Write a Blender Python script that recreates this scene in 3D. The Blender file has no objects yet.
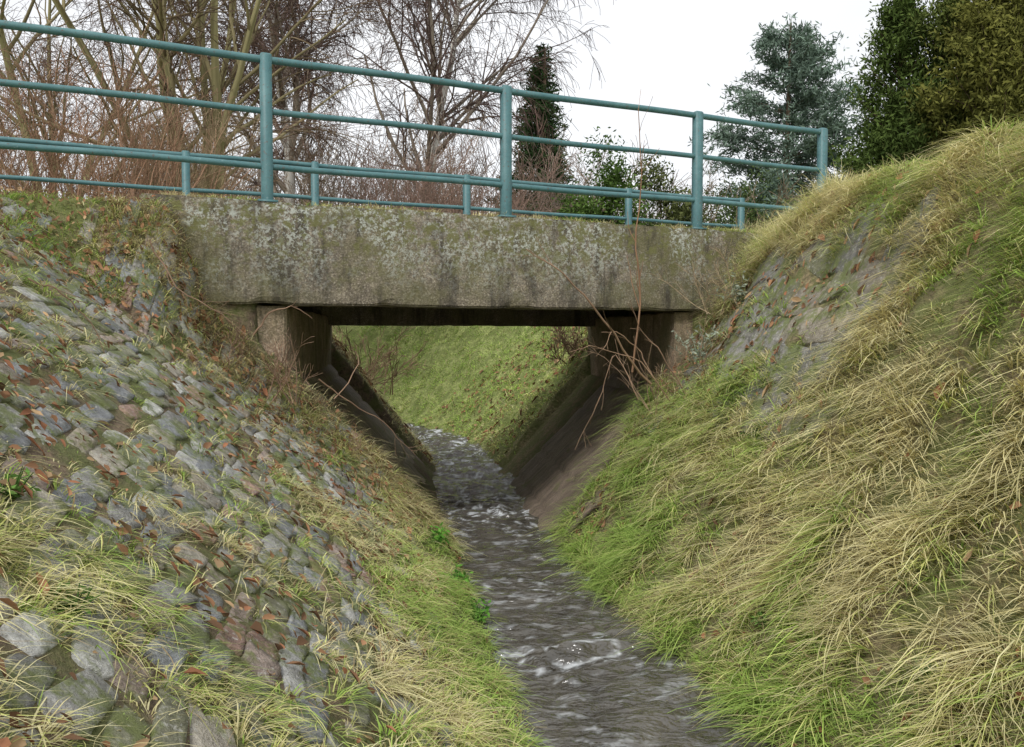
import bpy, math, numpy as np
from mathutils import Vector
rng=np.random.default_rng(7)
scene=bpy.context.scene
R=math.radians
# ---------------------------------------------------------------- utils
def smooth(a,b,x):
    t=np.clip((x-a)/(b-a),0,1); return t*t*(3-2*t)
def hsh(i,j,s):
    n=(i*374761393+j*668265263+s*1442695041)&0x7fffffff
    n=((n^(n>>13))*1274126177)&0x7fffffff
    return ((n^(n>>16))&0xffff)/65535.0
def vn(x,y,s=0):
    xi=np.floor(x).astype(np.int64); yi=np.floor(y).astype(np.int64)
    fx=x-xi; fy=y-yi; fx=fx*fx*(3-2*fx); fy=fy*fy*(3-2*fy)
    a=hsh(xi,yi,s);b=hsh(xi+1,yi,s);c=hsh(xi,yi+1,s);d=hsh(xi+1,yi+1,s)
    return (a*(1-fx)+b*fx)*(1-fy)+(c*(1-fx)+d*fx)*fy
def fbm(x,y,s=0,o=4):
    r=0;a=.5;n=0
    for k in range(o):
        r=r+a*vn(x*2**k+17.3*k,y*2**k-9.1*k,s+k); n+=a; a*=.5
    return r/n
def mesh_obj(name,verts,faces_flat,face_len,mat=None,col=None,smooth_sh=False,parent=None):
    me=bpy.data.meshes.new(name)
    verts=np.asarray(verts,np.float32).reshape(-1,3)
    faces_flat=np.asarray(faces_flat,np.int32).ravel()
    face_len=np.asarray(face_len,np.int32).ravel()
    me.vertices.add(len(verts)); me.vertices.foreach_set('co',verts.ravel())
    me.loops.add(len(faces_flat)); me.loops.foreach_set('vertex_index',faces_flat)
    me.polygons.add(len(face_len))
    st=np.concatenate([[0],np.cumsum(face_len)[:-1]]).astype(np.int32)
    me.polygons.foreach_set('loop_start',st)
    try: me.polygons.foreach_set('loop_total',face_len)
    except Exception: pass
    if smooth_sh: me.polygons.foreach_set('use_smooth',np.ones(len(face_len),bool))
    me.update(calc_edges=True)
    if col is not None:
        c=np.ones((len(verts),4),np.float32); c[:,:3]=np.clip(col,0,1)
        at=me.color_attributes.new('Col','FLOAT_COLOR','POINT'); at.data.foreach_set('color',c.ravel())
    ob=bpy.data.objects.new(name,me); scene.collection.objects.link(ob)
    if mat: me.materials.append(mat)
    if parent: ob.parent=parent
    return ob
# ---------------------------------------------------------------- materials
def newmat(name):
    m=bpy.data.materials.new(name); m.use_nodes=True
    nt=m.node_tree; b=nt.nodes['Principled BSDF']; return m,nt,b
def N(nt,t,**k):
    n=nt.nodes.new(t)
    for a,v in k.items():
        if a in n.inputs.keys(): n.inputs[a].default_value=v
        else: setattr(n,a,v)
    return n
def noise(nt,scale,detail=6,rough=.6,vec=None):
    n=nt.nodes.new('ShaderNodeTexNoise'); n.inputs['Scale'].default_value=scale
    n.inputs['Detail'].default_value=min(detail,4.5); n.inputs['Roughness'].default_value=rough
    if vec: nt.links.new(vec,n.inputs['Vector'])
    return n.outputs['Fac']
def ramp(nt,fac,stops):
    r=nt.nodes.new('ShaderNodeValToRGB'); e=r.color_ramp.elements
    while len(e)<len(stops): e.new(.5)
    for el,(p,c) in zip(e,stops):
        el.position=p; el.color=(c,c,c,1) if isinstance(c,(int,float)) else (*c,1)
    nt.links.new(fac,r.inputs[0]); return r.outputs[0]
def mix(nt,f,a,b,mode='MIX'):
    m=nt.nodes.new('ShaderNodeMixRGB'); m.blend_type=mode
    for i,v in ((0,f),(1,a),(2,b)):
        if isinstance(v,(int,float)): m.inputs[i].default_value=v
        elif isinstance(v,tuple): m.inputs[i].default_value=(*v,1)
        else: nt.links.new(v,m.inputs[i])
    return m.outputs[0]
def bump(nt,b,h,strength=.5,dist=.02):
    n=nt.nodes.new('ShaderNodeBump'); n.inputs['Strength'].default_value=strength; n.inputs['Distance'].default_value=dist
    nt.links.new(h,n.inputs['Height']); nt.links.new(n.outputs[0],b.inputs['Normal']); return n
def objco(nt):
    return nt.nodes.new('ShaderNodeTexCoord').outputs['Object']
def mapping(nt,vec,scale):
    m=nt.nodes.new('ShaderNodeMapping'); m.inputs['Scale'].default_value=scale
    nt.links.new(vec,m.inputs['Vector']); return m.outputs[0]

def mat_leafy(name,transl=.3):
    m=bpy.data.materials.new(name); m.use_nodes=True; nt=m.node_tree
    nt.nodes.remove(nt.nodes['Principled BSDF'])
    a=N(nt,'ShaderNodeAttribute',attribute_name='Col')
    d=nt.nodes.new('ShaderNodeBsdfDiffuse'); nt.links.new(a.outputs['Color'],d.inputs['Color'])
    out=d.outputs[0]
    if transl>0:
        t=nt.nodes.new('ShaderNodeBsdfTranslucent'); nt.links.new(a.outputs['Color'],t.inputs['Color'])
        mx=nt.nodes.new('ShaderNodeMixShader'); mx.inputs[0].default_value=transl
        nt.links.new(out,mx.inputs[1]); nt.links.new(t.outputs[0],mx.inputs[2]); out=mx.outputs[0]
    nt.links.new(out,nt.nodes['Material Output'].inputs[0])
    return m
M_grass=mat_leafy('grass_blades',.3)
M_leaf=mat_leafy('leaves',.15)
M_needle=mat_leafy('needles',0)
M_twig=mat_leafy('twig_bark',0)
def mat_ground():
    m,nt,b=newmat('ground'); a=N(nt,'ShaderNodeAttribute',attribute_name='Col'); co=objco(nt)
    n1=noise(nt,30,7,.75,co); n2=noise(nt,5,6,.65,co)
    c=mix(nt,1,a.outputs['Color'],ramp(nt,n1,[(.3,.35),(.7,1.7)]),'MULTIPLY')
    c=mix(nt,ramp(nt,n2,[(.40,0),(.56,.7)]),c,(.12,.155,.035))
    nt.links.new(c,b.inputs['Base Color']); b.inputs['Roughness'].default_value=.95
    bump(nt,b,n1,1,.03); return m
M_ground=mat_ground()
def mat_stone():
    m,nt,b=newmat('paving_stone'); a=N(nt,'ShaderNodeAttribute',attribute_name='Col'); co=objco(nt)
    n1=noise(nt,18,8,.75,co); n2=noise(nt,110,5,.7,co); n3=noise(nt,5,8,.8,co); n4=noise(nt,42,6,.65,co)
    c=mix(nt,1,a.outputs['Color'],ramp(nt,n1,[(.28,.5),(.72,1.5)]),'MULTIPLY')
    c=mix(nt,ramp(nt,n2,[(.35,.4),(.6,0)]),c,(.07,.06,.045))
    c=mix(nt,ramp(nt,n4,[(.57,0),(.65,.6)]),c,(.60,.59,.54))
    c=mix(nt,ramp(nt,n3,[(.47,0),(.57,.8)]),c,(.155,.19,.04))
    nt.links.new(c,b.inputs['Base Color']); b.inputs['Roughness'].default_value=.58
    h=mix(nt,.4,n1,n2); bump(nt,b,h,1,.03); return m
M_stone=mat_stone()
def mat_concrete(name,base=(.285,.24,.175),lich=1,dark=1):
    m,nt,b=newmat(name); co=objco(nt)
    big=noise(nt,1.7,7,.7,co); fine=noise(nt,70,4,.7,co); mid=noise(nt,9,7,.7,co)
    streak=noise(nt,2.6,7,.75,mapping(nt,co,(2.0,2.0,.4)))
    c=mix(nt,ramp(nt,mid,[(.3,0),(.7,1)]),tuple(v*.62 for v in base),tuple(v*1.35 for v in base))
    c=mix(nt,ramp(nt,fine,[(.35,.8),(.6,0)]),c,(.06,.05,.04))
    c=mix(nt,ramp(nt,fine,[(.56,0),(.68,.75)]),c,(.58,.53,.44))
    c=mix(nt,ramp(nt,big,[(.42,0),(.58,.65)]),c,(.135,.13,.05))
    c=mix(nt,ramp(nt,streak,[(.48,0),(.63,.8*dark)]),c,(.045,.038,.027))
    if lich:
        sx=nt.nodes.new('ShaderNodeSeparateXYZ'); nt.links.new(co,sx.inputs[0])
        mr=nt.nodes.new('ShaderNodeMapRange')
        nt.links.new(sx.outputs['Z'],mr.inputs[0]); mr.inputs[1].default_value=1.95; mr.inputs[2].default_value=2.5
        hgt=mr.outputs[0]
        l1=noise(nt,34,5,.8,co); l2=noise(nt,2.3,4,.7,co)
        f=mix(nt,1,ramp(nt,l1,[(.50,0),(.54,.85)]),ramp(nt,l2,[(.41,0),(.55,1)]),'MULTIPLY')
        f=mix(nt,1,f,hgt,'MULTIPLY')
        c=mix(nt,f,c,(.52,.55,.49))
        l3=noise(nt,12,5,.75,co)
        f3=mix(nt,1,ramp(nt,l3,[(.50,0),(.58,.85)]),hgt,'MULTIPLY')
        c=mix(nt,f3,c,(.155,.155,.05))
    nt.links.new(c,b.inputs['Base Color']); b.inputs['Roughness'].default_value=.9
    bump(nt,b,mix(nt,.5,fine,mid),.9,.018); return m
M_conc=mat_concrete('weathered_concrete')
M_conc_in=mat_concrete('concrete_wall',(.52,.39,.275),0,.6)
def mat_apron():
    m,nt,b=newmat('apron_concrete'); co=objco(nt)
    n1=noise(nt,3,7,.7,mapping(nt,co,(1,5,1))); n2=noise(nt,60,5,.7,co); n3=noise(nt,5,6,.7,co)
    c=ramp(nt,n1,[(.3,(.11,.085,.065)),(.5,(.24,.185,.14)),(.72,(.40,.32,.25))])
    c=mix(nt,ramp(nt,n2,[(.35,.5),(.6,0)]),c,(.05,.04,.03))
    c=mix(nt,ramp(nt,n3,[(.56,0),(.66,.65)]),c,(.13,.16,.035))
    nt.links.new(c,b.inputs['Base Color']); b.inputs['Roughness'].default_value=.6; bump(nt,b,mix(nt,.5,n1,n2),.9,.03); return m
M_apron=mat_apron()
def mat_paint():
    m,nt,b=newmat('teal_paint'); co=objco(nt)
    n1=noise(nt,6,7,.7,co); n2=noise(nt,45,5,.7,co)
    c=mix(nt,ramp(nt,n1,[(.3,0),(.7,1)]),(.045,.135,.145),(.095,.21,.215))
    c=mix(nt,ramp(nt,n2,[(.58,0),(.66,.75)]),c,(.10,.065,.045))
    c=mix(nt,ramp(nt,n2,[(.30,.6),(.38,0)]),c,(.26,.36,.35))
    nt.links.new(c,b.inputs['Base Color']); b.inputs['Roughness'].default_value=.5; bump(nt,b,n2,.3,.004); return m
M_paint=mat_paint()
def mat_water():
    m,nt,b=newmat('water'); a=N(nt,'ShaderNodeAttribute',attribute_name='Col'); co=objco(nt)
    n1=noise(nt,11,2,.5,mapping(nt,co,(.8,1.8,1))); n3=noise(nt,4,4,.65,co); n2=noise(nt,34,2,.5,mapping(nt,co,(.9,1.7,1)))
    bed=ramp(nt,n3,[(.35,(.050,.045,.036)),(.65,(.105,.095,.078))])
    c=mix(nt,a.outputs['Color'],bed,(.85,.89,.93))  # whitens froth and the painted ripple highlights
    nt.links.new(c,b.inputs['Base Color'])
    nt.links.new(ramp(nt,a.outputs['Fac'],[(0,.02),(.6,.3)]),b.inputs['Roughness'])
    b.inputs['IOR'].default_value=1.7
    bump(nt,b,mix(nt,.25,n1,n2),.85,.05); return m
M_water=mat_water()
def mat_road():
    m,nt,b=newmat('path_gravel'); co=objco(nt); n=noise(nt,40,6,.7,co)
    nt.links.new(ramp(nt,n,[(.3,(.05,.048,.045)),(.7,(.11,.105,.095))]),b.inputs['Base Color']); b.inputs['Roughness'].default_value=.95
    bump(nt,b,n,.5,.01); return m
M_road=mat_road()
# ---------------------------------------------------------------- stream centreline
CP=np.array([(3.6,-8),(3.0,-6),(1.95,-2),(1.42,0),(.89,2),(.57,3.5),(.31,4.74),(.06,6.2),(-.1,7.4),(-.33,9),(-.6,11),(-1.0,13),(-1.8,15),(-3.4,17.2),(-6,19.5),(-11,22),(-20,25),(-60,33),(-90,37)],float)
cl=[]
for i in range(1,len(CP)-2):
    p0,p1,p2,p3=CP[i-1:i+3]
    for u in np.linspace(0,1,20,endpoint=False):
        cl.append(.5*((2*p1)+(-p0+p2)*u+(2*p0-5*p1+4*p2-p3)*u*u+(-p0+3*p1-3*p2+p3)*u**3))
CL=np.array(cl)
SEG_A=CL[:-1]; SEG_D=CL[1:]-CL[:-1]; SL2=(SEG_D**2).sum(1)
def nearest(x,y):
    x=x.ravel();y=y.ravel();T=np.empty(len(x));Y=np.empty(len(x))
    for a in range(0,len(x),20000):
        px=x[a:a+20000,None]-SEG_A[None,:,0]; py=y[a:a+20000,None]-SEG_A[None,:,1]
        u=np.clip((px*SEG_D[:,0]+py*SEG_D[:,1])/SL2,0,1)
        dx=px-u*SEG_D[:,0]; dy=py-u*SEG_D[:,1]; d=dx*dx+dy*dy
        k=d.argmin(1); r=np.arange(len(k))
        sg=np.sign(SEG_D[k,1]*px[r,k]-SEG_D[k,0]*py[r,k])
        T[a:a+20000]=np.sqrt(d[r,k])*np.where(sg==0,1,sg); Y[a:a+20000]=SEG_A[k,1]+u[r,k]*SEG_D[k,1]
    return T,Y
def P_(y,ks,vs): return np.interp(y,ks,vs)
def HW(y): return P_(y,[-6,3.5,4.7,6.2,7.4,9,11,15,40],[.56,.52,.46,.43,.42,.42,.4,.5,.5])
def TL(y): return P_(y,[-6,0,3,5.5,6.1,6.6,11,12.5,40],[4.8,4.1,3.7,3.5,3.3,2.5,2.4,3,3.3])
def TR(y): return P_(y,[-6,0,4,6,7.5,8.3,11,13,40],[2.7,2.5,2.35,2.45,2.55,2.6,2.6,3.2,3.4])
def ZR(y): return P_(y,[-6,0,4,6,7.5,8.6,11,40],[2.9,2.85,2.78,2.72,2.68,2.6,2.6,2.6])
def VV(x,y): return y-.46*np.clip(x,-30,30)
def height(x,y):
    sh=x.shape; T,Y=nearest(x,y); xf=x.ravel(); yf=y.ravel(); V=VV(xf,yf)
    hw=HW(Y); 
    def side(t,tt,zt,ex):
        r=np.clip((t-hw)/(tt-hw),0,None); z=zt*r**ex
        k=.16; h=np.clip(.5+.5*(zt-z)/k,0,1); return zt*(1-h)+z*h-k*h*(1-h)
    zl=side(-T,TL(Y),2.61,1.0); zr=side(T,TR(Y),ZR(Y),1.08)
    z=np.where(T<0,zl,zr)
    a=np.abs(T)
    cone=2.61-np.clip(6.98-V,0,None)*1.1
    wz=smooth(2.15,2.5,a)*(T<0)*(V<11)
    z=np.where(wz>0,z*(1-wz)+np.maximum(z,cone)*wz,z)
    bed=-.22*(1-np.clip(np.abs(T)/hw,0,1)**2)
    z=np.where(np.abs(T)<hw,bed,z)
    amp=smooth(.2,.7,np.abs(T)-hw+.2)*(1-smooth(20,60,np.abs(T))*.5)
    nz=(fbm(xf*1.6,yf*1.6,3,4)-.5)*.16+(fbm(xf*9,yf*9,9,3)-.5)*.05
    hum=(fbm(xf*3.2,yf*3.2,19,2)-.5)*.30
    leftpave=(T<-.9)&(Y<6.6)
    nz=np.where(leftpave,nz*.4,nz+np.where(T>0,hum,hum*.3))
    z=z+nz*amp
    foot=np.where(T<0,1.35,1.22); wt=np.where(T<0,1.75,1.65)
    zu=np.where(a<hw,bed,np.clip((a-hw)/(wt-hw),0,1)*foot-.05)
    zu=np.where(a>wt+.16,2.45,zu)
    zu=np.where(a>2.35,2.60,zu)
    mk=smooth(7.05,7.13,V)*(1-smooth(10.88,10.96,V))
    z=z*(1-mk)+zu*mk
    inroad=smooth(6.7,7.1,V)*(1-smooth(10.9,11.5,V))
    z=np.where(inroad>0,z*(1-inroad)+np.minimum(z,2.6)*inroad,z)
    return z.reshape(sh),T.reshape(sh),Y.reshape(sh)
def axis(parts):
    return np.unique(np.round(np.concatenate(parts),4))
gx=axis([np.arange(-4.6,4.6,.05),np.arange(-14,-4.6,.2),np.arange(4.6,10,.25),-14-np.geomspace(.3,186,30),10+np.geomspace(.3,190,30)])
gy=axis([np.arange(-1,13,.05),np.arange(13,30,.15),np.arange(-6,-1,.2),30+np.geomspace(.3,270,30)])
X,Y=np.meshgrid(gx,gy); Z,TT,YC=height(X,Y)
def bil(A,x,y):
    i=np.clip(np.searchsorted(gx,x)-1,0,len(gx)-2); j=np.clip(np.searchsorted(gy,y)-1,0,len(gy)-2)
    u=(x-gx[i])/(gx[i+1]-gx[i]); v=(y-gy[j])/(gy[j+1]-gy[j])
    return (A[j,i]*(1-u)+A[j,i+1]*u)*(1-v)+(A[j+1,i]*(1-u)+A[j+1,i+1]*u)*v
def H(x,y): return bil(Z,x,y)
def T_(x,y): return bil(TT,x,y)
def Y_(x,y): return bil(YC,x,y)
def grad(x,y,e=.08):
    return (H(x+e,y)-H(x-e,y))/(2*e),(H(x,y+e)-H(x,y-e))/(2*e)
ny,nx=X.shape
idx=np.arange(nx*ny).reshape(ny,nx)
F=np.stack([idx[:-1,:-1],idx[:-1,1:],idx[1:,1:],idx[1:,:-1]],-1).reshape(-1,4)
soil=np.array([.16,.118,.075]); soil2=np.array([.26,.20,.12]); gr=np.array([.15,.22,.045]); strw=np.array([.36,.31,.15])
n=fbm(X*2,Y*2,31)[...,None]
col=np.where((TT<0)[...,None],soil,soil*.7+strw*.35)*(.7+.6*n)
far=smooth(10.5,12,YC)[...,None]
farc=(gr*.7+soil2*.4)*(1.0+.8*n)*(TT>0)[...,None]+(soil2*.8)*(TT<=0)[...,None]
col=col*(1-far)+farc*far
flat=(smooth(2.5,3.6,np.abs(TT)))[...,None]*smooth(2.2,2.5,Z)[...,None]
col=col*(1-flat)+(gr*.8+strw*.3)*flat
mesh_obj('ground',np.stack([X,Y,Z],-1),F,np.full(len(F),4),M_ground,col.reshape(-1,3),True)
# ---------------------------------------------------------------- centre mapping
CLd=np.gradient(CL,axis=0); CLd/=np.linalg.norm(CLd,axis=1)[:,None]
def st2xy(yc,t):
    cx=np.interp(yc,CL[:,1],CL[:,0]); dx=np.interp(yc,CL[:,1],CLd[:,0]); dy=np.interp(yc,CL[:,1],CLd[:,1])
    return cx+dy*t, yc-dx*t
# ---------------------------------------------------------------- water
yw=np.concatenate([np.arange(-5,2.5,.1),np.arange(2.5,9,.014),np.arange(9,24,.04)]); tw=np.linspace(-1,1,72)
YW,TW=np.meshgrid(yw,tw,indexing='ij')
hw=HW(YW)+.12
XX,YY=st2xy(YW,TW*hw)
tt=TW*hw
q1=fbm(tt*2.0,YW*1.6,90,2)*1.6
turb=.60+.5*smooth(5.8,8,YW)+.5*np.exp(-((YW-4.5)/.4)**2)
zz=.0+((fbm(tt*3+q1,YW*5.5+q1,40,2)-.5)*.08+(fbm(tt*9+q1*2,YW*16,44,3)-.5)*.045)*turb
nf=1-np.abs(2*fbm(tt*6+q1*2,YW*14+q1*2,50,4)-1)
zone=.14+.86*smooth(6.0,8.5,YW)+.55*np.exp(-((YW-4.5)/.3)**2)+.4*np.exp(-((YW-5.7)/.3)**2)+.2*np.exp(-((YW-3.7)/.25)**2)
foam_glint=smooth(.80,1.0,nf)*zone*smooth(.42,.62,fbm(tt*11,YW*13,55,3))  # froth plus streaky ripple highlights painted into the vertex colour
foam_glint=np.clip(foam_glint*.9,0,.75)
Iw=np.arange(YW.size).reshape(YW.shape)
Fw=np.stack([Iw[:-1,:-1],Iw[:-1,1:],Iw[1:,1:],Iw[1:,:-1]],-1).reshape(-1,4)
mesh_obj('stream_water',np.stack([XX,YY,zz],-1),Fw,np.full(len(Fw),4),M_water,np.repeat(foam_glint.reshape(-1,1),3,1),True)
# ---------------------------------------------------------------- paving stones
def stones(name,y0,y1,t0f,t1f,lw,ww,pal,pw,skipf,hh=.03,seed=1,pr=.26,tilt=.05,fill=.97,conform=False):
    r=np.random.default_rng(seed)
    cen=[]; rows=[]; tcur=0.0; tmax=4.4
    while tcur<tmax:
        w=r.uniform(*ww); rows.append((tcur+w/2,w)); tcur+=w
    for tc,w in rows:
        s=y0+r.uniform(0,.2)
        while s<y1:
            l=r.uniform(*lw); cen.append((s+l/2,tc,l,w)); s+=l
    cen=np.array(cen)
    yc=cen[:,0]; tq=cen[:,1]
    warp=(fbm(yc*1.3,tq*1.3,60,2)-.5)*.28+(fbm(yc*5,tq*5,61,2)-.5)*.06
    a0=t0f(yc)
    sign=1 if t0f(1.0)>0 else -1
    tabs=np.abs(a0)+(tq*.74+warp)
    keep=(tabs<np.abs(t1f(yc)))&(~skipf(yc,sign*tabs,r))
    cen=cen[keep]; tabs=tabs[keep]; yc=yc[keep]; n=len(yc)
    K=12
    ang=np.linspace(0,2*np.pi,K,endpoint=False)[None,:]+np.pi/K+r.uniform(-.16,.16,(n,K))
    ca,sa=np.cos(ang),np.sin(ang)
    ex=np.sign(ca)*np.abs(ca)**pr; ey=np.sign(sa)*np.abs(sa)**pr
    L=cen[:,2][:,None]*.5*fill; W=cen[:,3][:,None]*.5*fill
    sk=r.normal(0,.16,(n,1)); tp=r.normal(0,.13,(n,1))
    jit=1+r.normal(0,.05,(n,K))
    ds=ex*L*jit+sk*ey*W; dt=ey*W*jit*(1+tp*ex)
    rot=r.normal(0,.10,(n,1)); ds,dt=ds*np.cos(rot)-dt*np.sin(rot),ds*np.sin(rot)+dt*np.cos(rot)
    dt=dt*.76
    tiltx=r.normal(0,tilt,(n,1)); tilty=r.normal(0,tilt,(n,1)); h0=hh*r.uniform(.2,1.2,(n,1))
    vs=[]
    for sc,hz in ((1,-.05),(1,-.007),(.95,-.001),(.6,.001)):
        S=yc[:,None]+ds*sc; Tt=sign*(tabs[:,None]+dt*sc)
        x,y=st2xy(S,Tt)
        h=h0+hz+ (tiltx*ds*sc+tilty*dt*sc)+ r.normal(0,.0018,(n,K))
        if hz==-.05: h=np.full((n,K),-.04)
        vs.append((x,y,h))
    S=yc[:,None];Tt=sign*tabs[:,None]; x,y=st2xy(S,Tt); vs.append((x,y,h0+r.normal(0,.002,(n,1))))
    xx=np.concatenate([v[0] for v in vs],1); yy=np.concatenate([v[1] for v in vs],1); hh_=np.concatenate([v[2] for v in vs],1)
    cx,cy=st2xy(yc,sign*tabs); gxx,gyy=grad(cx,cy); z0=H(cx,cy)
    if conform:
        gxx=np.clip(gxx,-1.3,1.3); gyy=np.clip(gyy,-1.3,1.3); zb=H(xx.ravel(),yy.ravel()).reshape(xx.shape)
    else: zb=z0[:,None]+gxx[:,None]*(xx-cx[:,None])+gyy[:,None]*(yy-cy[:,None])
    nn=np.sqrt(1+gxx**2+gyy**2)
    px=xx-gxx[:,None]/nn[:,None]*hh_; py=yy-gyy[:,None]/nn[:,None]*hh_; pz=zb+hh_/nn[:,None]
    V=np.stack([px,py,pz],-1); nv=V.shape[1]
    k=np.arange(K); k2=(k+1)%K
    q=np.concatenate([np.stack([k+K*i,k2+K*i,k2+K*(i+1),k+K*(i+1)],-1) for i in range(3)])
    tr=np.stack([k+3*K,k2+3*K,np.full(K,4*K)],-1)
    off=(np.arange(n)*nv)
    Q=(q[None]+off[:,None,None]).reshape(-1,4); Tr=(tr[None]+off[:,None,None]).reshape(-1,3)
    ff=np.concatenate([Q.ravel(),Tr.ravel()]); fl=np.concatenate([np.full(len(Q),4),np.full(len(Tr),3)])
    ci=r.choice(len(pal),n,p=pw); c=np.array(pal)[ci]*r.uniform(.75,1.25,(n,1))
    C=np.repeat(c,nv,0)
    return mesh_obj(name,V.reshape(-1,3),ff,fl,M_stone,C,False)
pal=[(.35,.345,.325),(.29,.305,.32),(.42,.385,.32),(.39,.25,.20),(.58,.58,.55),(.27,.27,.18),(.37,.32,.25),(.42,.33,.28)]
def skipL(yc,t,r):
    x,y=st2xy(yc,t)
    a=fbm(x*1.1+5,y*1.1,77,3)
    v=VV(x,y)
    return (v>6.88)|((a>.62)&(r.random(len(x))<.75))|(r.random(len(x))<.06)|(x*x+y*y<.02)
stones('stone_paving',.2,7.0,lambda y:-(HW(y)+.32)*np.ones_like(y),lambda y:TL(y)+.04,(.10,.27),(.075,.15),pal,[.24,.24,.15,.06,.13,.09,.05,.04],skipL,.012,3,.28,.04,.95)
pal2=[(.25,.24,.215),(.21,.205,.19),(.28,.245,.19),(.20,.20,.12)]
def skipR(yc,t,r):
    a=np.abs(t); x,y=st2xy(yc,t)
    return ~((yc>4.3)&(a>1.2)&(a<2.3)&(VV(x,y)<6.7))
stones('stone_paving',4.3,8.0,lambda y:(HW(y)+.55)*np.ones_like(y),lambda y:TR(y)-.2,(.28,.42),(.22,.32),pal2,[.3,.3,.2,.2],skipR,.022,5,.16,.01,1.0,True)
# ---------------------------------------------------------------- grass
def make_blades(P,L,W,D,bend,c0,c1,up):
    n=len(P)
    us=np.array([0,.35,.7,1.0])
    base=P[:,None,:]
    d0=up[:,None,:]
    b=np.concatenate([D*bend[:,None],-(.62*bend)[:,None]],1)[:,None,:]
    u=us[None,:,None]
    pos=base+L[:,None,None]*(u*d0*(1-.30*u)+u*u*b)
    perp=np.stack([-D[:,1],D[:,0],np.zeros(n)],1)
    ra=rng.normal(0,.6,(n,1)); perp=perp+np.concatenate([D,np.zeros((n,1))],1)*ra
    perp/=np.linalg.norm(perp,axis=1)[:,None]+1e-9
    w=W[:,None]*np.array([.5,.45,.3])[None,:]
    vl=pos[:,:3]-perp[:,None,:]*w[...,None]; vr=pos[:,:3]+perp[:,None,:]*w[...,None]
    V=np.concatenate([np.stack([vl[:,0],vr[:,0],vl[:,1],vr[:,1],vl[:,2],vr[:,2]],1),pos[:,3:4]],1)
    cu=np.array([0,0,.35,.35,.7,.7,1.0])[None,:,None]
    C=c0[:,None,:]*(1-cu)+c1[:,None,:]*cu
    q=np.array([[0,1,3,2],[2,3,5,4]]); t=np.array([[4,5,6]])
    off=np.arange(n)*7
    Q=(q[None]+off[:,None,None]).reshape(-1,4); T=(t[None]+off[:,None,None]).reshape(-1,3)
    return V.reshape(-1,3),C.reshape(-1,3),Q,T
def grass_obj(name,parts):
    Vs=[];Cs=[];Qs=[];Ts=[];o=0
    for V,C,Q,T in parts:
        Vs.append(V);Cs.append(C);Qs.append(Q+o);Ts.append(T+o);o+=len(V)
    Q=np.concatenate(Qs);T=np.concatenate(Ts)
    return mesh_obj(name,np.concatenate(Vs),np.concatenate([Q.ravel(),T.ravel()]),np.concatenate([np.full(len(Q),4),np.full(len(T),3)]),M_grass,np.concatenate(Cs),True)
GREEN=np.array([.25,.45,.065]); GREEN2=np.array([.45,.63,.12]); STRAW=np.array([.90,.84,.50]); STRAW2=np.array([.75,.66,.33]); YG=np.array([.70,.73,.25]); DEAD=np.array([.40,.28,.16])
def tufts(cx,cy,nb,Lm,Wm,greenf,spread=.035,flop=.8,down=.8,dead=.08,trand=.35,lvar=None,upr=.17):
    M=len(cx); n=M*nb
    tid=np.repeat(np.arange(M),nb)
    ang=rng.uniform(0,2*np.pi,n); rr=np.abs(rng.normal(0,1,n))*spread
    x=cx[tid]+np.cos(ang)*rr; y=cy[tid]+np.sin(ang)*rr
    z=H(x,y)-.01
    g1,g2=grad(cx,cy); gm=np.sqrt(g1**2+g2**2)+1e-6
    sl=np.clip(gm,0,1.3)
    dwn=np.stack([-g1/gm,-g2/gm],1)*(sl/1.0)[:,None]*down
    th=vn(cx*6,cy*6,201)*6.28*2; lay=np.stack([np.cos(th),np.sin(th)],1)*trand*.9
    tuftdir=rng.normal(0,trand,(M,2))+lay
    D=np.stack([np.cos(ang),np.sin(ang)],1)*1.05+(dwn+tuftdir)[tid]
    D/=np.linalg.norm(D,axis=1)[:,None]+1e-6
    nn=np.sqrt(1+g1**2+g2**2); nrm=np.stack([-g1/nn,-g2/nn,1/nn],1)
    up=nrm[tid]*.5+np.array([0,0,.6])+np.concatenate([D*.35,np.zeros((n,1))],1)+rng.normal(0,upr,(n,3))
    up/=np.linalg.norm(up,axis=1)[:,None]
    Lt=Lm*rng.uniform(.5,1.4,M)
    if lvar is not None: Lt=Lt*lvar
    L=Lt[tid]*rng.uniform(.45,1.25,n); W=Wm*rng.uniform(.6,1.4,n)
    bend=flop*rng.uniform(.2,1.3,n)
    g=np.clip(greenf[tid]+rng.normal(0,.20,M)[tid]+rng.normal(0,.16,n),0,1)
    r1=rng.random((n,1))
    gc=GREEN*(1-r1)+GREEN2*r1; sc=STRAW2*(1-r1)+STRAW*r1
    base=np.where(g[:,None]>.5,gc,sc)
    mid=(g>.35)&(g<.62); base=np.where(mid[:,None],YG*(.7+.5*r1),base)
    dd=rng.random(n)<dead; base=np.where(dd[:,None],DEAD,base)
    base=base*rng.uniform(.8,1.15,(n,1))*rng.uniform(.75,1.15,(M,1))[tid]
    tip=base*.85+STRAW*.2
    return make_blades(np.stack([x,y,z],1),L,W,D,bend,base*.75,tip,up)
def scatter(n,x0,x1,y0,y1,dens):
    x=rng.uniform(x0,x1,n); y=rng.uniform(y0,y1,n)
    k=rng.random(n)<dens(x,y,T_(x,y),Y_(x,y)); return x[k],y[k]
def inpatch(x,y,t,yc): 
    e=(fbm(x*3,y*3,29,3)-.5)*.6
    return (yc+e>4.7)&(yc<7.5)&(t+e>1.45)&(t+e<2.1)
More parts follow.
